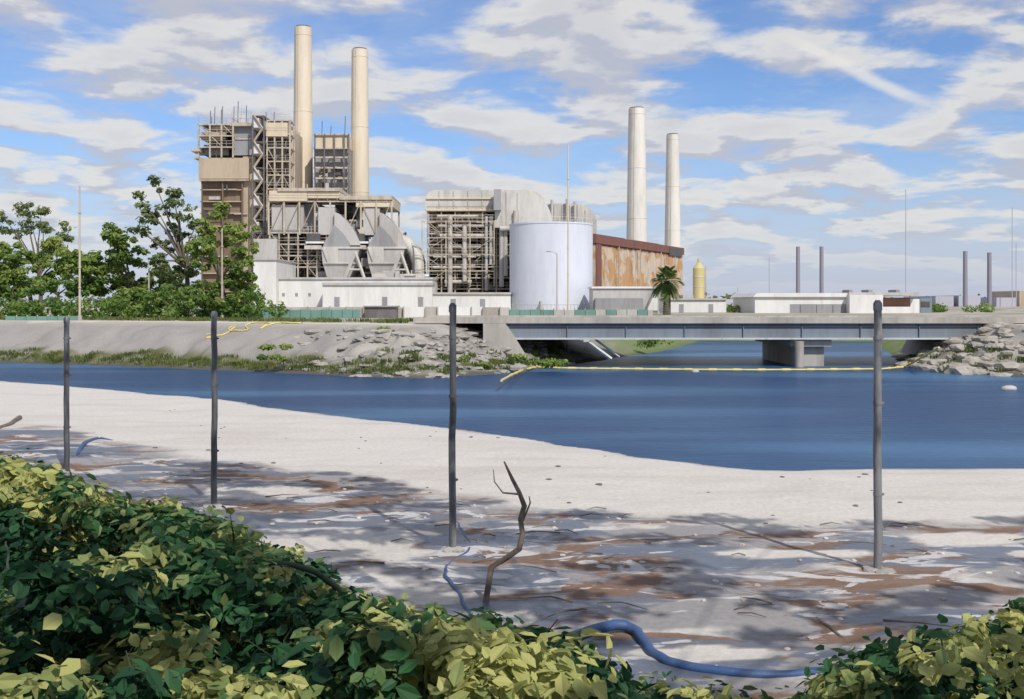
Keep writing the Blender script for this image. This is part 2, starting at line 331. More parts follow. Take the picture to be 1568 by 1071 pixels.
for i in range(170):
    x=R(-54,-19.5); y=R(83,92); C.append((x,y,GZ+R(.2,1.4 if x<-34 else 2.4)));q=R(.4,.9);Rr.append((q,q,q*.8));L.append(R(.1,.7))
v,lv=leaves(C,Rr,60,.34,L,shell=.5,up=.5); leafobj('hedge',v,lv,M['leafA'])
def palm(px,d,crown_py,rad):
    b=B('palm_tree'); x=X(px,d); zc=Z(crown_py,d)
    b.tube([(x,d,GZ-.2),(x+.05,d,GZ+(zc-GZ)*.5),(x,d,zc)],[.46,.40,.34],'bark',10)
    for i in range(14):
        z=GZ+(zc-GZ)*(i+.5)/14; b.tube([(x,d,z),(x,d,z+.12)],[.49-.006*i,.40],'bark',10)
    o=b.done(); vs=[];lv=[]
    for i in range(56):
        az=R(0,6.28); el=R(-.9,1.35); Lg=rad*R(.7,1.05); p=Vector((x,d,zc)); dirv=Vector((math.cos(az)*math.cos(el),math.sin(az)*math.cos(el),math.sin(el)))
        side=dirv.cross(Vector((0,0,1))).normalized(); br=R(.2,.95)-(.2 if el<0 else 0)
        for j in range(14):
            t=j/13; q=p+dirv*Lg*(.35+.6*t)+Vector((0,0,-.3*rad*t*t))
            for sg in (-1,1):
                w=Lg*.34*math.sin(.5+t*2.2); e=q+side*sg*w+dirv*w*.8+Vector((0,0,-w*.2)); n=dirv*.07
                mdl=(q+e)/2
                vs.append([q-n,mdl-n*1.2,e,e+n*.3,mdl+n*1.2,q+n]); lv.append(min(1,max(0,br+R(-.1,.1))))
    l=leafobj('fronds',np.array([[list(a) for a in f] for f in vs]),np.array(lv),M['palm']); l.parent=o
palm(1021,120,430,2.2)
# ---------------------------------------------------------------- stacks
def stack(px,d,top,wb,wt,k,bands=True):
    b=B('smokestack'); x=X(px,d); s=d/F; zt=Z(top,d); n=14
    pts=[(x,d,GZ-.3+(zt-GZ+.3)*i/n) for i in range(n+1)]; rr=[(wb+(wt-wb)*i/n)*s/2 for i in range(n+1)]
    b.tube(pts,rr,k,32)
    if bands:
        rt=wt*s/2
        b.tube([(x,d,zt+.01),(x,d,zt+.25)],rt*.86,'dark',24)
        for f in (.45,.7,.97): 
            z=GZ+(zt-GZ)*f; r0=(wb+(wt-wb)*f)*s/2; b.tube([(x,d,z),(x,d,z+.12)],r0+.05,k,32)
        z=GZ+3
        for sx in (-.2,.2): b.tube([(x-wb*s*.25+sx,d-wb*s*.47,z),(x-wt*s*.25+sx,d-wt*s*.47,zt)],.03,'steel',4)
    return b.done()
stack(464,214,43,33,26,'cstack'); stack(551,214,77,31,25,'cstack')
stack(975,252,167,35,25,'wstack'); stack(1030,266,207,28,19,'wstack')
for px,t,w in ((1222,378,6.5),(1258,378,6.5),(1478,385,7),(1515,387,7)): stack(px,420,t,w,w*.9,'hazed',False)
# ---------------------------------------------------------------- boiler building A
b=B('boiler_building'); d=200
b.pb(308,278,378,476,d+1.5,22,'brown',True); b.pb(304,242,381,274,d,24,'beige'); b.pb(304,275,381,277,d-.3,24,'steel')
for py in (290,308,326,346,368,392,418,446): b.pb(306,py,372,py+1.6,d+.6,.9,'beige')
for px in (308,340,370): b.pb(px,279,px+1.6,476,d+.2,.5,'brown',True)
b.pb(372,240,391,470,d+.8,18,'beige',True)
frame(b,X(304,d),X(357,d),d,d+18,Z(242,d),Z(190,d),3,3,'steel',.28,.5,'dark')
b.pb(308,203,345,214,d+.6,8,'beige'); b.pb(312,222,350,238,d+2,8,'grey'); b.pb(325,192,356,200,d+.7,10,'beige')
b.pb(357,193,392,238,d+1,16,'grey'); b.pb(352,188,395,193,d-.2,18,'steel'); b.pb(360,212,392,214,d+.8,.2,'steel')
b.pb(292,228,306,232,d-.5,6,'steel');b.pb(296,240,304,243,d-.5,6,'steel')
frame(b,X(391,d),X(408,d),d-2,d+3,GZ,Z(180,d),1,15,'dsteel',.2,.9,'steel',rail=False)
for i in range(15):
    z0=GZ+(Z(180,d)-GZ)*i/15; z1=GZ+(Z(180,d)-GZ)*(i+1)/15
    a,c=(393,406) if i%2 else (406,393); b.bar((X(a,d),d-2.15,z0),(X(c,d),d-2.15,z1),.28,'steel')
    if i%2==0: b.box(X(392,d),X(400,d),d-1.8,d+2,z0+.2,z1-.4,'white')
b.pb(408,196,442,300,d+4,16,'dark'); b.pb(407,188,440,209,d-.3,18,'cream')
frame(b,X(409,d),X(444,d),d,d+4,Z(372,d),Z(184,d),3,9,'steel',.26,.6,'grey')
b.pb(412,222,436,236,d+1.6,3,'grey');b.pb(414,250,440,262,d+1.4,3,'brown');b.pb(410,270,430,284,d+1.2,3,'grey')
b.pb(445,200,449,300,d+3,10,'steel')
b.pb(482,228,534,300,d+8,14,'grey'); b.pb(481,207,533,226,d+7,15,'cream')
for px in (481,496,511,526,533): b.pb(px,205,px+1.5,300,d+6.3,.5,'dsteel')
for py in (205,226,240,256,272,288): b.pb(480,py,535,py+2.4,d+6.6,.6,'steel')
for _ in range(10):
    a=R(484,520);t=R(230,285); b.pb(a,t,a+R(5,12),t+R(5,12),d+7.2,.6,random.choice(['dark','brown','lgrey']))
clutter(b,X(410,d),X(440,d),d+1.5,d+3,Z(300,d),Z(212,d),30,['pipe','grey','steel','brown'])
clutter(b,X(306,d),X(356,d),d+1,d+6,Z(240,d),Z(195,d),16,['pipe','grey','dark','beige'])
clutter(b,X(306,d),X(378,d),d+.5,d+.6,Z(400,d),Z(282,d),12,['pipe','beige','brown','dark'])
for px in (311,316,322,328,334,341,350,357,365,381,405,418,436,490,505,528):
    t=R(150,176) if px<410 else R(170,195); yy=d+R(0,8); xx=X(px,d)
    b.tube([(xx,yy,Z(192 if px<450 else 209,d)),(xx+.1,yy,Z(t,d))],.08,'dsteel',5)
frame(b,X(356,d),X(404,d),d-.2,d+14,Z(190,d),Z(181,d),4,1,'steel',.14,.3,None)
b.done()
# ductwork
b=B('exhaust_ductwork'); d=192
b.pb(412,292,470,308,d-.5,15,'cream'); b.pb(425,288,520,293,d-.8,14,'steel'); b.pb(470,294,520,304,d-.4,13,'cream'); b.pb(520,300,601,306,d-.6,14,'steel'); b.pb(545,305,602,317,d-.2,12,'cream')
b.pb(416,314,465,352,d+.5,8,'lgrey'); b.pb(414,352,468,356,d,10,'grey')
b.pb(466,312,489,358,d+3,8,'grey'); b.pb(513,314,546,338,d+6,6,'dark'); b.pb(415,356,500,425,d+6,8,'dark'); b.pb(388,366,424,396,d-1,12,'lgrey')
frame(b,X(413,d),X(500,d),d,d+6,GZ+6,Z(356,d),6,4,'steel',.24,.5,'grey')
frame(b,X(412,d),X(600,d),d-.2,d+12,Z(360,d),Z(308,d),8,1,'steel',.26,.6)
def hood(o,dy=0):
    D=d+dy; P=lambda pts:[(X(o+a,d),Z(t,d)) for a,t in pts]
    b.prism(P([(0,360),(0,318),(25,318),(25,360)]),D-.5,D+6,'lgrey')
    b.prism(P([(26,345),(26,326),(32,328),(42,337),(52,349),(60,362),(64,372),(66,380),(8,380),(12,370),(20,358)]),D-1.4,D+6,'lgrey')
    b.prism(P([(26,346),(33,352),(42,362),(50,374),(50,379),(10,379),(13,371),(20,360)]),D-2.2,D-1.42,'grey')  # darker panel painted in as the hood's shaded side
    b.loft([(X(o+16,d),X(o+50,d),D-2,D+5,Z(426,d)),(X(o+10,d),X(o+60,d),D-2.6,D+5.4,Z(404,d)),(X(o+8,d),X(o+66,d),D-2.7,D+5.5,Z(380,d))],'lgrey')
    b.loft([(X(o+18,d),X(o+34,d),D-2.9,D-2.62,Z(404,d)),(X(o+10,d),X(o+34,d),D-3.0,D-2.75,Z(382,d))],'hoodc')
    b.pb(o+7,378,o+67,381,D-2.95,8.6,'hoodc'); b.pb(o+9,402,o+62,404,D-2.9,8.6,'hoodc')
    b.bar((X(o+60,d),D-3.4,Z(388,d)),(X(o+44,d),D-3.4,Z(428,d)),.42,'hoodc');b.bar((X(o+60,d),D-3.4,Z(388,d)),(X(o+74,d),D-3.4,Z(428,d)),.42,'hoodc')
    b.bar((X(o+52,d),D-3.4,Z(414,d)),(X(o+68,d),D-3.4,Z(414,d)),.25,'hoodc')
    b.pb(o-18,358,o+2,376,D-1,6,'dark'); b.pb(o-20,370,o+8,373,D-1.6,3,'white'); b.pb(o-22,376,o+4,382,D-2,4,'pipe')
hood(488);hood(556,.6)
b.tube([(X(606,d),d+2,Z(366,d)),(X(622,d),d+1,Z(372,d)),(X(635,d),d+.5,Z(386,d)),(X(641,d),d,Z(402,d)),(X(642,d),d,Z(430,d))],[1.3,1.3,1.3,1.3,1.3],'hoodc',16)
b.tube([(X(585,d),d+4,Z(352,d)),(X(600,d),d+3,Z(352,d)),(X(615,d),d+2.5,Z(362,d))],1.1,'lgrey',14)
clutter(b,X(416,d),X(498,d),d+1,d+5,GZ+6,Z(360,d),50,['pipe','white','grey','steel','dark'])
clutter(b,X(470,d),X(620,d),d-1,d+5,GZ+5.5,Z(385,d),50,['pipe','white','grey','steel','dark'])
clutter(b,X(470,d),X(600,d),d+1,d+5,Z(350,d),Z(312,d),30,['pipe','white','grey','steel','dark'])
b.pb(470,388,640,425,d+9,6,'grey')
b.done()
b=B('service_building'); d=176
b.pb(388,398,423,478,d,16,'white',True); b.pb(387,396,424,398.5,d-.3,17,'lgrey')
b.pb(424,427,662,478,d+2,12,'white',True); b.pb(423.5,425,663,428,d+1.7,12.6,'lgrey')
b.pb(494,436,662,478,d-3,4.8,'white',True); b.pb(493,433,663,437,d-3.3,5,'lgrey')
b.pb(660,450,782,478,d-2,10,'white',True); b.pb(659,448,783,451,d-2.3,10.6,'lgrey')
for px in range(432,490,20): b.pb(px,449,px+4,454,d+1.95,.1,'grey')
for px in (512,585,640): b.pb(px,455,px+8,470,d-3.04,.1,'grey')
for px in (690,735): b.pb(px,458,px+8,473,d-2.05,.1,'grey')
clutter(b,X(565,d),X(655,d),d+3,d+8,Z(428,d),Z(412,d),14,['white','pipe','lgrey'])
b.done()
# ---------------------------------------------------------------- boiler building B
b=B('boiler_building'); d=190
def rprof(x0,x1,zt,zb,rl,rr):
    p=[(X(x0,d),Z(zb,d))]
    for i in range(9): a=math.pi-i*math.pi/16; p.append((X(x0+rl+rl*math.cos(a),d),Z(zt+rl-rl*math.sin(a),d)))
    for i in range(13): a=math.pi/2-i*math.pi/24; p.append((X(x1-rr+rr*math.cos(a),d),Z(zt+rr-rr*math.sin(a),d)))
    p.append((X(x1,d),Z(zb,d))); return p
b.prism(rprof(651,838,291,322,16,30),d,d+20,'hoodc'); 
b.prism(rprof(758,845,293,350,4,50),d-2,d+18,'hoodc')
for px in (672,694,716,738): b.pb(px,292,px+1.2,321,d-.15,.2,'lgrey')
for px in (775,792): b.pb(px,295,px+1.2,349,d-2.15,.2,'lgrey')
b.pb(653,303,757,305,d-.3,.3,'cream'); b.pb(652,320,757,323,d-.6,3,'cream')
b.pb(756,290,767,322,d-3.5,2.5,'grey')
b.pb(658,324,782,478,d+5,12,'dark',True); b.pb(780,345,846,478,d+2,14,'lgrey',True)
frame(b,X(655,d),X(781,d),d,d+5,GZ,Z(323,d),6,9,'steel',.22,.25,'brown')
frame(b,X(648,d),X(757,d),d-2.5,d-.3,Z(440,d),Z(340,d),3,4,'steel',.16,.5,None,True,False)
for py in (332,347,362,378,394,410,432): 
    a=R(658,690); b.tube([(X(a,d),d-1,Z(py,d)),(X(a+R(40,80),d),d-1,Z(py,d))],R(.2,.4),'pipe',10)
for px in (690,712,745,752,768,774): b.tube([(X(px,d),d-1.6,Z(R(330,345),d)),(X(px,d),d-1.6,Z(R(400,470),d))],R(.2,.45),random.choice(['pipe','lgrey']),10)
for a,t,c,u in ((668,328,690,338),(700,326,738,336),(762,320,780,345),(664,352,676,368),(700,400,728,414),(735,352,757,372),(664,384,690,392)): b.pb(a,t,c,u,d+1.2,2.5,random.choice(['lgrey','grey','brown','beige']))
clutter(b,X(658,d),X(779,d),d+.5,d+4,GZ+2,Z(326,d),110,['grey','steel','brown','dark','dark','beige','brown'])
b.tube([(X(790,d),d-2.6,Z(325,d)),(X(790,d),d-2.6,Z(345,d)),(X(780,d),d-2.6,Z(352,d)),(X(766,d),d-2.6,Z(352,d))],.5,'pipe',12)
b.done()
b=B('turbine_hall'); d=213
def rp(d,x0,x1,zt,zb,rr):
    p=[(X(x0,d),Z(zb,d)),(X(x0,d),Z(zt,d))]
    for i in range(13): a=math.pi/2-i*math.pi/24; p.append((X(x1-rr+rr*math.cos(a),d),Z(zt+rr-rr*math.sin(a),d)))
    return p+[(X(x1,d),Z(zb,d))]
b.prism(rp(d,838,914,312,478,32),d,d+16,'hoodc')
for px in (848,860,872,884,896): b.pb(px,314 if px<885 else 322,px+1.2,345,d-.2,.3,'lgrey')
frame(b,X(840,d),X(912,d),d-2,d-.3,Z(360,d),Z(338,d),5,1,'lgrey',.18,.4,None,True,False)
for px in (845,868,880): b.tube([(X(px,d),d-1,Z(345,d)),(X(px,d),d-1,Z(R(302,312),d))],.3,'pipe',8)
b.done()
# ---------------------------------------------------------------- tank
def tank(name,px,d,wpx,top,k,cone=4,n=64):
    b=B(name); s=d/F; r=wpx/2*(d/F)/(1-wpx/2/F*.9); y=d+r; x=X(px,y); r=wpx/2*y/F; zt=Z(top,y-r*.3)
    b.tube([(x,y,GZ-.3),(x,y,zt)],r,k,n,False); b.tube([(x,y,zt),(x,y,zt+cone*s)],[r,.3],k,n,False)
    b.tube([(x,y,zt-.25),(x,y,zt+.02)],r+.08,k,n)
    return b,x,y,r,zt
b,x,y,r,zt=tank('storage_tank',844,172,127,343,'tankwhite')
for i in range(9):
    z=GZ+(zt-GZ)*i/9
    if i: b.tube([(x,y,z),(x,y,z+.03)],r+.01,'tankwhite',64)
for i in range(40):
    a=2*math.pi*i/40; b.tube([(x+r*math.cos(a),y+r*math.sin(a),zt),(x+r*math.cos(a),y+r*math.sin(a),zt+.8)],.025,'white',4)
b.tube([(x+r*math.cos(2*math.pi*i/48),y+r*math.sin(2*math.pi*i/48),zt+.8) for i in range(49)],.025,'white',4,False)
for i in range(28):
    a=-math.pi*(.15+.7*i/27); b.tube([(x+(r+1)*math.cos(a),y+(r+1)*math.sin(a),GZ),(x+(r+1)*math.cos(a),y+(r+1)*math.sin(a),GZ+1.1)],.03,'lgrey',4)
b.tube([(x+(r+1)*math.cos(-math.pi*(.15+.7*i/27)),y+(r+1)*math.sin(-math.pi*(.15+.7*i/27)),GZ+1.1) for i in range(28)],.035,'lgrey',4)
b.tube([(x-2,y-r-.4,GZ),(x-2,y-r-.4,GZ+1.6),(x-2,y-r+.3,GZ+1.6)],.2,'lgrey',10)
b.done()
# ---------------------------------------------------------------- rusted building seen on its oblique long wall
b=B('rusted_metal_building')
p0=Vector((X(911,190),190)); p1=Vector((X(1045,236),236)); dr=(p1-p0).normalized(); nb=Vector((-dr.y,dr.x)); LEN=(p1-p0).length; zt=Z(361,190)
def pl(a,o): q=p0+dr*a+nb*o; return (q.x,q.y)
b.plan([pl(0,0),pl(LEN,0),pl(LEN,6),pl(0,6)],GZ-.3,zt,'rust')
a=0
while a<LEN-.9:
    w=R(.9,1.8); w=min(w,LEN-a-.05); o=-R(.04,.16); b.plan([pl(a+.03,o),pl(a+w,o),pl(a+w,-.005),pl(a+.03,-.005)],GZ,zt-R(1.6,1.9),'rust'); a+=w+.04
for t in (.22,.45,.7,.88): b.plan([pl(LEN*t,-.30),pl(LEN*t+.3,-.30),pl(LEN*t+.3,-.01),pl(LEN*t,-.01)],GZ,zt-.2,'beige')
b.plan([pl(0,-.24),pl(2.6,-.24),pl(2.6,-.17),pl(0,-.17)],GZ,zt-1.5,'rustroof')
b.plan([pl(-.2,-.35),pl(LEN+.2,-.35),pl(LEN+.2,6.3),pl(-.2,6.3)],zt-1.4,zt+.15,'rustroof')
b.plan([pl(.4,1),pl(LEN*.35,1),pl(LEN*.35,5),pl(.4,5)],zt+.15,zt+.5,'rustroof'); b.plan([pl(LEN*.4,.6),pl(LEN*.72,.6),pl(LEN*.72,5),pl(LEN*.4,5)],zt+.15,zt+.4,'brown')
b.plan([pl(LEN*.80,-.42),pl(LEN*.97,-.42),pl(LEN*.97,-.36),pl(LEN*.80,-.36)],zt-1.9,zt-.2,'dark')
b.done()
b=B('pump_house'); d=165
b.pb(908,441,1006,478,d,8,'lgrey',True); b.pb(906,439,1008,442,d-.3,8.6,'white'); b.pb(912,457,985,478,d-2,1.9,'grey',True)
b.prism([(X(985,d),GZ-.2),(X(1012,d),GZ-.2),(X(1012,d),Z(446,d)),(X(1000,d),Z(446,d))],d-3,d-.5,'white')
b.done()
b=B('service_building'); d=150
b.pb(1024,459,1112,480,d,10,'white',True); b.pb(1023,457,1113,459.5,d-.3,10.6,'lgrey'); b.pb(1046,452,1062,457,d+2,4,'lgrey')
for px in (1040,1085): b.pb(px,466,px+7,480,d-.04,.1,'grey')
b.done()
b=B('chemical_silo'); d=157; x=X(1070,d); s=d/F
b.tube([(x,d,GZ-.2),(x,d,Z(411,d))],9*s,'yellow',24,False); b.tube([(x,d,Z(411,d)),(x,d,Z(403,d))],[9*s,3*s],'yellow',24); b.tube([(x,d,Z(403,d)),(x,d,Z(396,d))],2*s,'yellow',10)
for t in (425,440): b.tube([(x,d,Z(t,d)),(x,d,Z(t-1.5,d))],9.4*s,'cream',24)
b.bar((x+10*s,d-.5,GZ),(x+10*s,d-.5,Z(408,d)),.1,'steel'); b.done()
b=B('warehouse'); d=142
b.pb(1156,455,1302,482,d,14,'white',True); b.prism([(X(1152,d),Z(455,d)),(X(1158,d),Z(449,d)),(X(1300,d),Z(449,d)),(X(1303,d),Z(455,d))],d-.4,d+14.5,'white')
b.pb(1210,466,1302,482,d-.06,.1,'grey',True)
b.pb(1303,456,1394,482,d+1,12,'red',True); b.pb(1301,452,1352,479,d-1.5,2.4,'white',True); b.pb(1300,448,1409,453,d-.8,14,'lgrey'); b.pb(1352,470,1394,482,d-.2,1.1,'white',True)
b.pb(1394,458,1408,482,d+1,12,'white',True); b.pb(1409,457,1427,482,d+2,9,'girder',True); b.pb(1411,462,1424,470,d+1.9,.2,'dark')
for px in (1300,1330,1372): b.pb(px,444,px+6,448,d+3,3,'grey')
for px in (1225,1250,1275): b.pb(px,467,px+.8,479,d-.09,.1,'dark')
b.done()
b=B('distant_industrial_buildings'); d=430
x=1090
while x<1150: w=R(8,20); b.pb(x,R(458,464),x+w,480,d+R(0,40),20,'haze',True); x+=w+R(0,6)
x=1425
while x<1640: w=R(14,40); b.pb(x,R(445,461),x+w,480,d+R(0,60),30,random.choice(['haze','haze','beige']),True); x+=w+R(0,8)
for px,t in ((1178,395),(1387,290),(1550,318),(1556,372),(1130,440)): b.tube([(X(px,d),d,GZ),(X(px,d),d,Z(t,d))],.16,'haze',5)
b.done()
C=[];Rr=[];Lv=[]
for i in range(260):
    y=R(480,560); x=R(-500,500); q=R(2,4.5); C.append((x,y,GZ+q*.5));Rr.append((q*1.6,q,q));Lv.append(R(.2,.5))
v,lv=leaves(C,Rr,26,2.2,Lv); leafobj('distant_tree_line',v,lv,M['leafB'])
C=[];Rr=[];Lv=[]
for i in range(40):
    px=random.choice([R(1115,1150),R(1480,1530),R(1425,1445)]); y=R(150,165); q=R(.5,1.0); C.append((X(px,y),y,GZ+q*.6));Rr.append((q*1.2,q,q));Lv.append(R(.2,.7))
v,lv=leaves(C,Rr,50,.35,Lv); leafobj('shrub_row',v,lv,M['leafA'])
# ---------------------------------------------------------------- perimeter walls / fences
b=B('perimeter_wall'); d=96
x=392
while x<780:
    w=random.choice([18,26,34]); w=min(w,780-x); dx=R(0,.3); b.pb(x,470.5+R(-.6,.6),x+w-.4,488,d+dx,.3,random.choice(['lgrey','concrete','white','lgrey']),True); b.pb(x-.6,469.6,x+.8,488,d-.15,.6,'concrete',True); x+=w
b.pb(558,470,606,489,d-2.5,2,'dsteel',True); b.pb(556,468.5,608,470.5,d-2.7,2.4,'grey')
b.done()
b=B('screen_fence')
for a,c,dd in ((300,552,92),(780,832,90),(8,118,80),(832,1000,94)):
    x=a
    while x<c:
        w=min(16,c-x); top=474 if dd!=80 else 484
        b.pb(x+.4,top+R(0,1),x+w-.4,489,dd,.08,'teal' if dd!=94 or R(0,1)<.6 else 'lgrey',True); b.tube([(X(x,dd),dd+.15,GZ-.2),(X(x,dd),dd+.15,Z(top-1.5,dd))],.05,'steel',6); x+=w
b.done()
b=B('mooring_rope'); pts=[]
for i in range(90):
    t=i/89; px=312+146*t; d0=68.4; xx=X(px,d0)+.45*math.sin(t*34); yy=d0+.7*math.cos(t*23); z=float(height(np.array([xx]),np.array([yy]))[0][0])
    pts.append((xx,yy,z+.05))
b.tube(pts,.05,'rope',6); b.done()
# ---------------------------------------------------------------- poles
def pole(name,px,d,top,r,k,arm=False,cross=False):
    b=B(name); x=X(px,d); zt=Z(top,d); z0=GZ-.2
    b.tube([(x,d,z0),(x,d,(z0+zt)/2),(x,d,zt)],[r,r*.85,r*.6],k,8); b.tube([(x,d,z0),(x,d,GZ+.35)],r*2,'concrete',8)
    if arm: b.tube([(x,d,zt-.3),(x-.3,d,zt+.1),(x-1.0,d,zt+.25)],.05,k,6); b.box(x-1.6,x-.9,d-.12,d+.12,zt+.18,zt+.3,'grey')
    if cross:
        for h in (.25,.4,.8): z=z0+(zt-z0)*h; b.tube([(x,d,z),(x,d,z+.1)],r*1.35,k,8)
    return b.done()
pole('mast_pole',870,110,222,.10,'cream',cross=True); pole('street_lamp',853,150,388,.13,'lgrey',arm=True)
pole('utility_pole',122,82,285,.10,'steel',cross=True); pole('utility_pole',228,90,400,.08,'lgrey'); pole('utility_pole',340,86,350,.09,'steel',cross=True); pole('utility_pole',1008,130,440,.08,'steel')
# ---------------------------------------------------------------- bridge
b=B('bridge'); d=66; xa=X(779,d); xb=X(1502,d); zt=Z(488,d); zb=Z(520,d)
b.box(xa-6,xb+6,d-.35,d+10.4,zt-.30,zt-.12,'concrete')
for yy in (d-.35,d+10.1): b.box(xa-6,xb+6,yy,yy+.3,zt-.12,zt+.08,'concrete')
b.box(xa-.5,xb+.5,d-.02,d+.10,zb+.10,zt-.30,'girder')
b.box(xa-.5,xb+.5,d-.28,d+.36,zb,zb+.10,'flange')
for yy in (3.3,6.6,9.7):
    b.box(xa-.5,xb+.5,d+yy,d+yy+.12,zb+.10,zt-.30,'girder'); b.box(xa-.5,xb+.5,d+yy-.2,d+yy+.3,zb,zb+.10,'girder')
x=xa
while x<xb: b.box(x-.02,x+.02,d-.14,d-.03,zb+.10,zt-.30,'girder'); x+=3.7
b.box(xa-.5,xb+.5,d-.12,d-.03,zt-.55,zt-.48,'girder')
b.box(X(1222,d),X(1266,d),d+.6,d+9.4,-1.5,zb-.45,'concrete'); b.box(X(1212,d),X(1274,d),d+.1,d+9.9,zb-.45,zb-.02,'concrete')
b.tube([(X(1221,d),d-.4,-1),(X(1221,d),d-.4,zb-.1)],.3,'concrete',12)
b.prism([(xa-1.6,.4),(xa+1.3,.4),(xa+.3,zb+.3),(xa-.2,zt-.31),(xa-1.6,zt-.31)],d-.6,d+10.6,'concrete')
b.prism([(xb+1.8,.4),(xb-1.2,.4),(xb-.3,zb+.3),(xb+.2,zt-.31),(xb+1.8,zt-.31)],d-.6,d+10.6,'concrete')
b.bar((X(896,d),d-.1,zb-.02),(X(936,d),d-.1,Z(550,d)),.16,'flange'); b.bar((X(912,d),d+.6,zb),(X(950,d),d+.6,Z(548,d)),.10,'flange')
b.box(X(893,d),X(902,d),d-.3,d+.5,zb-.15,zb-.005,'flange')
x=xa-4
while x<xb+4: b.box(x-.03,x+.03,d-.12,d-.06,zt+.08,zt+.18,'steel'); x+=2.2
b.done()
# floating boom
b=B('floating_boom'); pts=[]
for px,py,z in ((768,584,.5),(782,576,.3),(800,568,.15),(820,563,.06),(870,565,.03),(960,566,.03),(1060,567,.03),(1160,567.5,.03),(1260,567,.03),(1350,566,.03),(1385,563,.06),(1405,552,.6),(1425,541,1.2),(1440,532,1.6)):
    d0=(CH-z)*F/(py-HZ); pts.append((X(px,d0),d0,z))
P=[]
for i in range(len(pts)-1):
    for j in range(8):
        t=j/8; P.append(tuple(pts[i][q]*(1-t)+pts[i+1][q]*t+(.03*math.sin(i*8+j) if q==1 else 0)+(.03 if q==2 else 0) for q in range(3)))
b.tube(P,.06,'rope',7)
for i in range(8,len(P)-20,3): b.tube([P[i],P[i+1]],.085,'rope',8)
b.done()
def buoy(px,py,r):
    b=B('mooring_buoy'); d=CH*F/(py-HZ); x=X(px,d)
    b.tube([(x-r*1.8,d,r*.1),(x-r*1.5,d,r*.15),(x-r*.7,d,r*.2),(x+r*.7,d,r*.2),(x+r*1.5,d,r*.15),(x+r*1.8,d,r*.1)],[r*.15,r*.6,r*.8,r*.8,r*.6,r*.15],'lgrey',14)
    b.tube([(x,d,r*.9),(x,d,r*1.2)],r*.15,'grey',8); b.done()
buoy(1545,597,.2);buoy(1065,570,.12)
# ---------------------------------------------------------------- rocks
bm=bmesh.new(); bmesh.ops.create_icosphere(bm,subdivisions=2,radius=1); ico=np.array([v.co[:] for v in bm.verts]); icf=np.array([[v.index for v in f.verts] for f in bm.faces]); bm.free()
def rocks(name,pts,sizes,mat,flat=.65,sink=.2):
    V=[];Fc=[];o=0
    for p,s in zip(pts,sizes):
        a=R(0,6.28); ca,sa=math.cos(a),math.sin(a); off=Vector((R(0,99),R(0,99),R(0,99)))
        v=ico.copy(); k=np.array([1+.55*mnoise.noise(Vector(q)*1.3+off) for q in v]); v=v*k[:,None]
        v=np.sign(v)*np.abs(v)**.85
        v*=np.array([s*R(.8,1.3),s*R(.7,1.1),s*flat*R(.7,1.2)]); v=np.stack([v[:,0]*ca-v[:,1]*sa,v[:,0]*sa+v[:,1]*ca,v[:,2]],1)
        V.append(v+np.array(p)+np.array([0,0,s*sink])); Fc.append(icf+o); o+=len(ico)
    return meshnp(name,np.concatenate(V),np.concatenate(Fc),3,mat)
def scatter(n,fx,fy,cond):
    out=[]
    while len(out)<n:
        x=np.array([R(*fx) for _ in range(2000)]);y=np.array([R(*fy) for _ in range(2000)])
        h,s,nr=height(x,y)
        for a,c,hh,ss,q in zip(x,y,h,s,nr):
            if cond(a,c,ss,q): out.append((a,c,hh))
            if len(out)>=n: break
    return out
p=scatter(420,(-14,4),(54,73),lambda x,y,s,n:(not n) and .1<s<5.2 and R(0,1)<min(1,(x+14)/9+.08)); rocks('riprap_rocks',p,[random.choice([.12,.18,.25,.42])*R(.8,1.3) for _ in p],M['rock'],.36,-.08)
p=scatter(360,(24.5,40),(53,68),lambda x,y,s,n:(not n) and .1<s<6.0); rocks('riprap_rocks',p,[random.choice([.2,.3,.45,.65])*R(.8,1.2) for _ in p],M['rockw'],.45,-.05)
mudline=lambda x:np.interp(x,[-14,-10,-6,-1,4.8,9],[33,28,25,21.3,18.2,18.6])
p=scatter(260,(-11,12),(10,24),lambda x,y,s,n:n and y<mudline(x)); rocks('beach_stones',p,[R(.012,.05) for _ in p],M['debris'],.5,.1)
p=scatter(60,(-14,14),(16,40),lambda x,y,s,n:n and s>1); rocks('driftwood_litter',p,[R(.02,.07) for _ in p],M['wood'],.35,.1)
b=B('washed_up_twigs')
for (x,y,z) in scatter(110,(-10,10),(10.5,24),lambda x,y,s,n:n and y<mudline(x)):
    a=R(-.6,.6)+(math.pi if R(0,1)<.5 else 0); L=R(.15,.8); k=R(-.3,.3); b.tube([(x,y,z+.02),(x+math.cos(a)*L*.5,y+math.sin(a)*L*.5,z+.05),(x+math.cos(a+k)*L,y+math.sin(a+k)*L,z+.02)],[R(.006,.016),.010,.004],'wood',5)
b.done()
def tufts(name,pts,h,n,wid,mat='grass'):
    V=[];lv=[]
    for (x,y,z) in pts:
        br=R(.1,.9)
        for _ in range(n):
            a=R(0,6.28);r=R(0,wid);bx=x+math.cos(a)*r;by=y+math.sin(a)*r;hh=h*R(.5,1.2);lx=R(-.4,.4)*hh;ly=R(-.4,.4)*hh;w=hh*.07+.012;c,s_=math.cos(a)*w,math.sin(a)*w
            V.append([(bx-c,by-s_,z-.05),(bx-c+lx*.3,by-s_+ly*.3,z+hh*.5),(bx+lx*.8,by+ly*.8,z+hh*.9),(bx+lx,by+ly,z+hh),(bx+c+lx*.35,by+s_+ly*.35,z+hh*.55),(bx+c,by+s_,z-.05)]); lv.append(min(1,max(0,br+R(-.2,.2))))
    return leafobj(name,np.array(V),np.array(lv),M[mat])
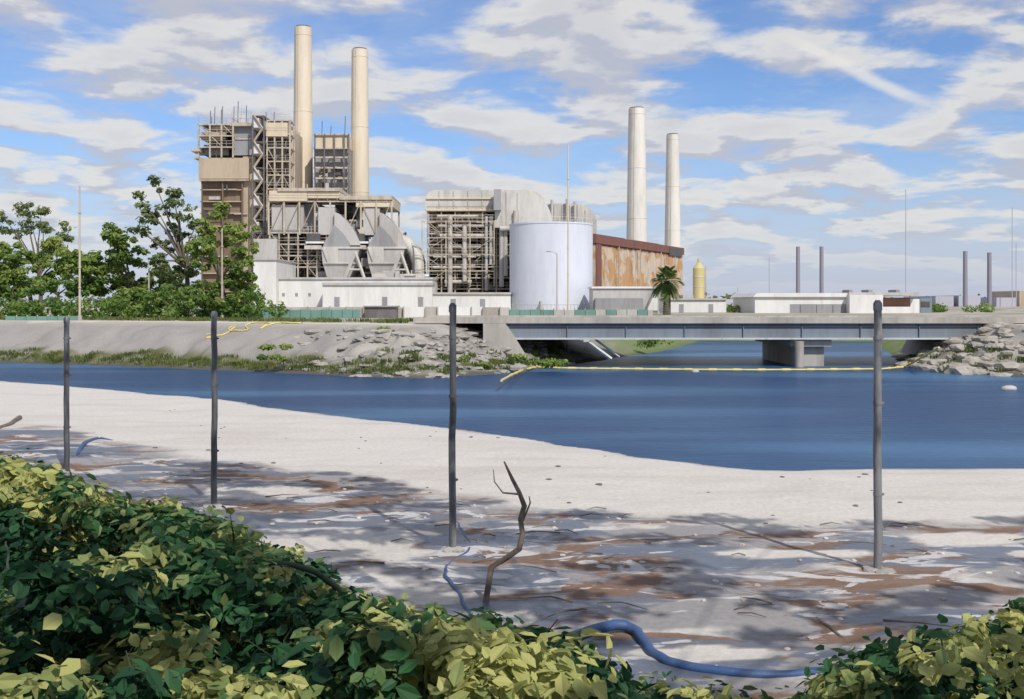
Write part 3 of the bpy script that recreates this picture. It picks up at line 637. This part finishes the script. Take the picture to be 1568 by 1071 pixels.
p=scatter(420,(-48,-6),(56,84),lambda x,y,s,n:(not n) and .5<s<1.7); tufts('bank_grass',p,.2,26,.5)
p=scatter(70,(-8,4),(54,73),lambda x,y,s,n:(not n) and .4<s<2.6); tufts('bank_grass',p,.28,40,.5)
p=scatter(50,(25,38),(54,68),lambda x,y,s,n:(not n) and .4<s<3); tufts('bank_grass',p,.3,40,.4)
p=scatter(160,(-56,24),(66,84),lambda x,y,s,n:(not n) and 10<s<14); tufts('verge_grass',p,.3,26,.6)
C=[];Rr=[];Lv=[]
for px,py,q in ((560,508,.45),(578,516,.5),(420,530,.4),(412,545,.35),(585,505,.35),(655,545,.45),(700,552,.4),(720,560,.4),(830,552,.5),(850,556,.5),(980,525,.8),(1010,522,.7),(800,548,.4)):
    for k in range(3):
        d0=63+R(-1,1) if py<530 else 60; d0=82 if px>900 else d0; C.append((X(px,d0)+R(-.8,.8),d0,Z(py,d0)+R(-.2,.1)));Rr.append((q*1.2,q,q*.45));Lv.append(R(.3,.9))
v,lv=leaves(C,Rr,70,.2,Lv); leafobj('ice_plant',v,lv,M['leafA'])
# ---------------------------------------------------------------- foreground posts
def post(px,base,top,w):
    d=CH*F/(base-HZ); x=X(px,d); r=w*d/F/2; z0=float(height(np.array([x]),np.array([d]))[0][0]); zt=Z(top,d); b=B('fence_post')
    n=10; pts=[(x+R(-.01,.01),d,z0-.3+(zt-z0+.3)*i/n) for i in range(n+1)]
    b.tube(pts,[r*(1.08-.1*i/n) for i in range(n+1)],'post',14)
    b.tube([(x,d,zt-.12),(x,d,zt-.02),(x,d,zt+.03)],[r*1.12,r*1.12,r*.6],'post',14)
    for f in (.28,.62,.86):
        z=z0+(zt-z0)*f; b.tube([(x,d,z),(x,d,z+.05)],r*1.15,'post',14); b.box(x+r*.9,x+r*1.6,d-.012,d+.012,z+.01,z+.04,'post')
    o=b.done()
    f=rocks('footing_stones',[(x+R(-.15,.15),d+R(-.12,.12),z0) for _ in range(9)],[R(.06,.15) for _ in range(9)],M['concrete'],.4,.0); f.parent=o
post(102,728,487,8); post(328,785,479,9); post(693,856,467,10.5); post(1344,887,463,12)
b=B('dead_branch'); d=13.6
def q(px,py,dd=0): return (X(px,d),d+dd,Z(py,d))
b.tube([q(740,952),q(745,915,.05),q(752,872,.1),q(775,855),q(795,838,-.1),q(800,815,-.1),q(797,795),q(803,775),q(795,755,.05),q(785,735),q(772,707)],[.045,.04,.04,.038,.04,.034,.035,.036,.028,.024,.012],'wood',8)
b.tube([q(795,757),q(770,757,.1),q(757,740,.1),q(755,722,.15)],[.015,.011,.008,.005],'wood',6); b.tube([q(800,800),q(812,770),q(810,760)],[.014,.01,.006],'wood',6)
b.tube([q(745,915,.05),q(735,935),q(718,940)],[.02,.015,.01],'wood',6)
b.done()
def gline(name,pts,rad,k,taper=.55):
    b=B(name); P=[]
    for i in range(len(pts)-1):
        p0=pts[max(i-1,0)];p1=pts[i];p2=pts[i+1];p3=pts[min(i+2,len(pts)-1)]
        for j in range(7):
            t=j/7; P.append(tuple(.5*((2*p1[c])+(-p0[c]+p2[c])*t+(2*p0[c]-5*p1[c]+4*p2[c]-p3[c])*t*t+(-p0[c]+3*p1[c]-3*p2[c]+p3[c])*t**3) for c in range(3)))
    P.append(pts[-1]); W=[]
    for a,(px,py,h) in enumerate(P):
        d0=(CH-h)*F/(py-HZ); W.append((X(px,d0)+.01*math.sin(a*1.3),d0,h))
    n=len(W); b.tube(W,[rad*(1-taper*i/n) for i in range(n)],k,8); return b.done()
gline('blue_shadow_tube',[(858,985,.25),(900,968,.22),(945,957,.2),(975,968,.15),(1000,1000,.14),(1040,1018,.14),(1120,1030,.14),(1200,1034,.14),(1300,1022,.12)],.07,'blueshade',.3)  # tube laid where a branch shadow runs; its blue is painted shade
gline('blue_shadow_tube',[(720,945,.1),(700,905,.12),(682,880,.14),(690,862,.12),(720,840,.12),(708,815,.1),(700,800,.1)],.028,'blueshade',.2)  # twig shadow drawn as a thin blue tube
gline('blue_shadow_tube',[(118,700,.1),(128,680,.16),(150,672,.12),(172,676,.08)],.055,'blueshade',.2)  # short tube in the same painted shadow blue
gline('post_shadow_strip',[(30,640,.15),(15,650,.15),(0,655,.15),(-20,665,.1)],.09,'wood')
gline('post_shadow_strip',[(1120,905,.1),(1165,912,.12),(1215,925,.1)],.02,'wood')
gline('post_shadow_strip',[(1250,948,.1),(1275,965,.12),(1320,1000,.1)],.03,'wood')
gline('post_shadow_strip',[(1380,862,.1),(1460,858,.1),(1560,856,.1)],.025,'wood')
gline('post_shadow_strip',[(237,706,.08),(265,716,.1),(302,723,.08)],.035,'wood')  # stick laid along a post's shadow line, standing in for that shade
gline('shrub_stem',[(570,1015,.6),(560,970,1.0),(530,915,1.45),(480,876,1.75),(420,862,1.9),(370,872,1.85)],.036,'stem')
gline('shrub_stem',[(725,1080,1.7),(790,1030,1.45),(860,985,1.1),(900,965,.8)],.045,'stem')
gline('shrub_stem',[(560,1050,1.7),(640,1062,1.7),(720,1045,1.6)],.018,'stem')
gline('shrub_stem',[(30,960,1.9),(15,880,2.1),(10,830,2.2)],.014,'stem')
# ---------------------------------------------------------------- foreground shrubs
ox=[-400,0,60,130,200,262,330,400,450,520,570,640,700,760,850,885,960,1100,1250,1310,1350,1400,1470,1568,1900]
oy=[690,705,708,745,772,780,792,830,848,898,925,950,945,955,972,1005,1050,1075,1075,1020,992,982,965,945,900]
C=[];Rr=[];Lv=[];cnt=0;T=0
while cnt<3400 and T<120000:
    T+=1
    y=R(5.2,15.8); x=R(-9.5,8.5); px=784+x*F/y
    if px<-250 or px>1800: continue
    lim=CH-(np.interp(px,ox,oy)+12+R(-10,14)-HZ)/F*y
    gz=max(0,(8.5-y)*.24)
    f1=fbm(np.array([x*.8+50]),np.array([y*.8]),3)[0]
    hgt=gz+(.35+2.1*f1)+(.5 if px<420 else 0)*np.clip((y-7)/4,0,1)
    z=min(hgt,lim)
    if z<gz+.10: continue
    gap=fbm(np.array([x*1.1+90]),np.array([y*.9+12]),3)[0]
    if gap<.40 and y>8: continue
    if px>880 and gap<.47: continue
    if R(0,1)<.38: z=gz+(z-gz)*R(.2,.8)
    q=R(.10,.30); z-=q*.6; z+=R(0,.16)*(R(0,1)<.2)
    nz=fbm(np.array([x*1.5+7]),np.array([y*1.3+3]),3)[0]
    sunlit=.16+max(0,(nz-.50))*6.0  # sunlit patches put into leaf colour by noise and position
    if 540<px<880: sunlit+=.28
    if px>1300: sunlit+=.1
    if lim-z<.4 and px<420: sunlit+=.22
    C.append((x,y,z));Rr.append((q*1.4,q*1.4,q*.7));Lv.append(min(sunlit,.95)+R(-.08,.08)); cnt+=1
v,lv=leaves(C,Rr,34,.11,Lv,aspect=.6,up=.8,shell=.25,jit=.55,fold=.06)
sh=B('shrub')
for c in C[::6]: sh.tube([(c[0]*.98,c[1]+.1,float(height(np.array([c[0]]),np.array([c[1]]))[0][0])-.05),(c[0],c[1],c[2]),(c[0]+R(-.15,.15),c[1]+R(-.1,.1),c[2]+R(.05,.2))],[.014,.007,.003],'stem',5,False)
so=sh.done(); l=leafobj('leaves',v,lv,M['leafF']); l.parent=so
# low creeping growth under the shrubs
C=[];Rr=[];Lv=[]
for _ in range(900):
    y=R(4,11.0); x=R(-8,8); z=float(np.clip(8.5-y,0,30)*.24)
    if y>9.2 and fbm(np.array([x*.9]),np.array([y*.9]))[0]<.5: continue
    q=R(.15,.35); C.append((x,y,z+q*.3));Rr.append((q,q,q*.5));Lv.append(R(.05,.5))
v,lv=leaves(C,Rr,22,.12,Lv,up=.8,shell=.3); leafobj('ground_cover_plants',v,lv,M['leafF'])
# ---------------------------------------------------------------- sun
sd=Vector((.44,-.86,.93)).normalized()
el=math.asin(sd.z); rot=math.atan2(sd.x,sd.y)
ld=bpy.data.lights.new('sun','SUN'); ld.energy=3.7; ld.angle=math.radians(.5); ld.color=(1,.955,.88)
lo=bpy.data.objects.new('sun',ld); scene.collection.objects.link(lo); lo.rotation_euler=(-sd).to_track_quat('-Z','Y').to_euler()
# unseen tree added behind the viewpoint; crown shaped to cast dappled shade
tb=B('added_shade_tree'); tb.tube([(9,-6,1.5),(8.6,-5,5),(8,-3,8),(6,0,10.5)],[.5,.42,.36,.26],'bark',12)
C=[];Rr=[];Lv=[]
k=0;T=0
while k<380 and T<40000:
    T+=1
    gx=R(-15,13); gy=R(6,29)
    lim=float(np.interp(gx,[-14,-10,-6,-1,4.8,9,13],[31,28,25.4,21.5,18.6,19.0,19.6]))
    if gy>lim: continue
    nn=fbm(np.array([gx*.55+5]),np.array([gy*1.25+2]),3)[0]
    if nn<.48: continue
    z=R(10.5,12.0); h=z/sd.z; x=gx+sd.x*h; y=gy+sd.y*h
    if Z(0,y)+1.5>z and y>0: continue
    q=R(.2,.5); C.append((x,y,z));Rr.append((q*1.9,q,q*.4));Lv.append(R(.2,.6)); k+=1
    if k%10==0: tb.tube([(6,0,10.3),((6+x)/2,y/2,z+.2),(x,y,z)],[.04,.025,.01],'bark',6)
to=tb.done(); v,lv=leaves(C,Rr,75,.23,Lv,shell=.2,up=1.6); l=leafobj('crown_foliage',v,lv,M['leafA']); l.parent=to
# ---------------------------------------------------------------- thin haze drifting from the two stacks
m=bpy.data.materials.new('thin_smoke'); m.use_nodes=True; nt=m.node_tree; nt.nodes.remove(nt.nodes['Principled BSDF'])
pv=N(nt,'ShaderNodeVolumePrincipled'); pv.inputs['Color'].default_value=(.95,.95,.97,1)
tc=N(nt,'ShaderNodeTexCoord'); ln=N(nt,'ShaderNodeVectorMath'); ln.operation='LENGTH'; nt.links.new(tc.outputs['Object'],ln.inputs[0])
fall=ramp(nt,ln.outputs['Value'],.97,.15); dn=mathn(nt,'MULTIPLY',mathn(nt,'MULTIPLY',fall,ramp(nt,posnoise(nt,.25,(1,1,1),3,.6),.36,.64)),.10)
nt.links.new(dn,pv.inputs['Density']); nt.links.new(pv.outputs[0],nt.nodes['Material Output'].inputs['Volume'])
def smoke(px,py,rx,rz,d):
    bm=bmesh.new(); bmesh.ops.create_icosphere(bm,subdivisions=3,radius=1); me=bpy.data.meshes.new('smoke_plume'); bm.to_mesh(me); bm.free(); me.materials.append(m)
    o=bpy.data.objects.new('smoke_plume',me); scene.collection.objects.link(o); s=d/F; o.location=(X(px,d),d,Z(py,d)); o.scale=(rx*s,rx*s*.7,rz*s)
smoke(1034,184,46,34,266); smoke(956,150,34,34,254)
# ---------------------------------------------------------------- world
w=bpy.data.worlds.new('World'); scene.world=w; w.use_nodes=True; nt=w.node_tree; bg=nt.nodes['Background']
sky=N(nt,'ShaderNodeTexSky'); sky.sky_type='NISHITA'; sky.sun_disc=False; sky.sun_elevation=el; sky.sun_rotation=rot; sky.dust_density=.6; sky.ozone_density=2.0; sky.air_density=1.0
tc=N(nt,'ShaderNodeTexCoord'); sp=N(nt,'ShaderNodeSeparateXYZ'); nt.links.new(tc.outputs['Generated'],sp.inputs[0])
def clouds(dz,off,scale,det=9,rg=.54):
    z=mathn(nt,'ADD',mathn(nt,'MAXIMUM',sp.outputs[2],0.0),.15+dz)
    cx=mathn(nt,'DIVIDE',sp.outputs[0],z); cy=mathn(nt,'DIVIDE',sp.outputs[1],z)
    cb=N(nt,'ShaderNodeCombineXYZ'); nt.links.new(cx,cb.inputs[0]); nt.links.new(cy,cb.inputs[1]); cb.inputs[2].default_value=off
    n=N(nt,'ShaderNodeTexNoise'); n.inputs['Scale'].default_value=scale; n.inputs['Detail'].default_value=det; n.inputs['Roughness'].default_value=rg; n.inputs['Distortion'].default_value=.2
    nt.links.new(cb.outputs[0],n.inputs['Vector']); return n.outputs['Fac']
c0=clouds(0,2.6,2.7); c1=clouds(.018,2.6,2.7); cw=clouds(0,8.1,.9,6,.7)
mask=ramp(nt,c0,.41,.55)
lit=ramp(nt,mathn(nt,'SUBTRACT',c1,c0),-.05,.05)
thick=ramp(nt,c0,.52,.68)
ccol=mixc(nt,lit,(7.2,7.05,6.75),(4.8,4.9,5.5)); ccol=mixc(nt,mathn(nt,'MULTIPLY',thick,.35),ccol,(4.9,4.95,5.5))
skyc=mixc(nt,1.0,sky.outputs[0],(.80,.96,1.24),'MULTIPLY')
veil=mathn(nt,'MULTIPLY',ramp(nt,cw,.40,.70),.35); skyc=mixc(nt,veil,skyc,(6.0,6.3,7.0))
hz=ramp(nt,sp.outputs[2],.17,-.01); skyc=mixc(nt,mathn(nt,'MULTIPLY',hz,.85),skyc,(4.8,5.15,6.4))
mk=mathn(nt,'MULTIPLY',mask,ramp(nt,sp.outputs[2],-.01,.09))
out=mixc(nt,mathn(nt,'MULTIPLY',mk,.88),skyc,ccol)
def dirv(px,py): return Vector(((px-784)/F,1,(HZ-py)/F)).normalized()
A=dirv(1185,52);Bv=dirv(1440,165);nn=A.cross(Bv).normalized();mid=(A+Bv).normalized();al=(Bv-A).normalized();half=(Bv-A).length/2
def dot(vv):
    n=N(nt,'ShaderNodeVectorMath'); n.operation='DOT_PRODUCT'; nt.links.new(tc.outputs['Generated'],n.inputs[0]); n.inputs[1].default_value=vv; return n.outputs['Value']
wob=mathn(nt,'MULTIPLY',mathn(nt,'SUBTRACT',c0,.5),.015)
tr=mathn(nt,'MULTIPLY',ramp(nt,mathn(nt,'ABSOLUTE',mathn(nt,'ADD',dot(nn),wob)),.008,.001),ramp(nt,mathn(nt,'ABSOLUTE',mathn(nt,'SUBTRACT',dot(al),mid.dot(al))),half*1.1,half*.5))
tr=mathn(nt,'MULTIPLY',tr,ramp(nt,dot(Vector((0,1,0))),0,.2))
out=mixc(nt,mathn(nt,'MULTIPLY',tr,.75),out,(7.5,7.35,7.1))
nt.links.new(out,bg.inputs[0]); bg.inputs[1].default_value=.108
# ---------------------------------------------------------------- camera
cd=bpy.data.cameras.new('camera'); cam=bpy.data.objects.new('camera',cd); scene.collection.objects.link(cam); scene.camera=cam
cam.location=(0,0,CH); cam.rotation_euler=(math.radians(90),0,0); cd.sensor_width=36; cd.lens=36*F/1568; cd.shift_y=-(535.5-HZ)/1568; cd.clip_end=20000; cd.clip_start=.1
scene.view_settings.view_transform='Standard'; scene.view_settings.look='None'; scene.view_settings.exposure=0
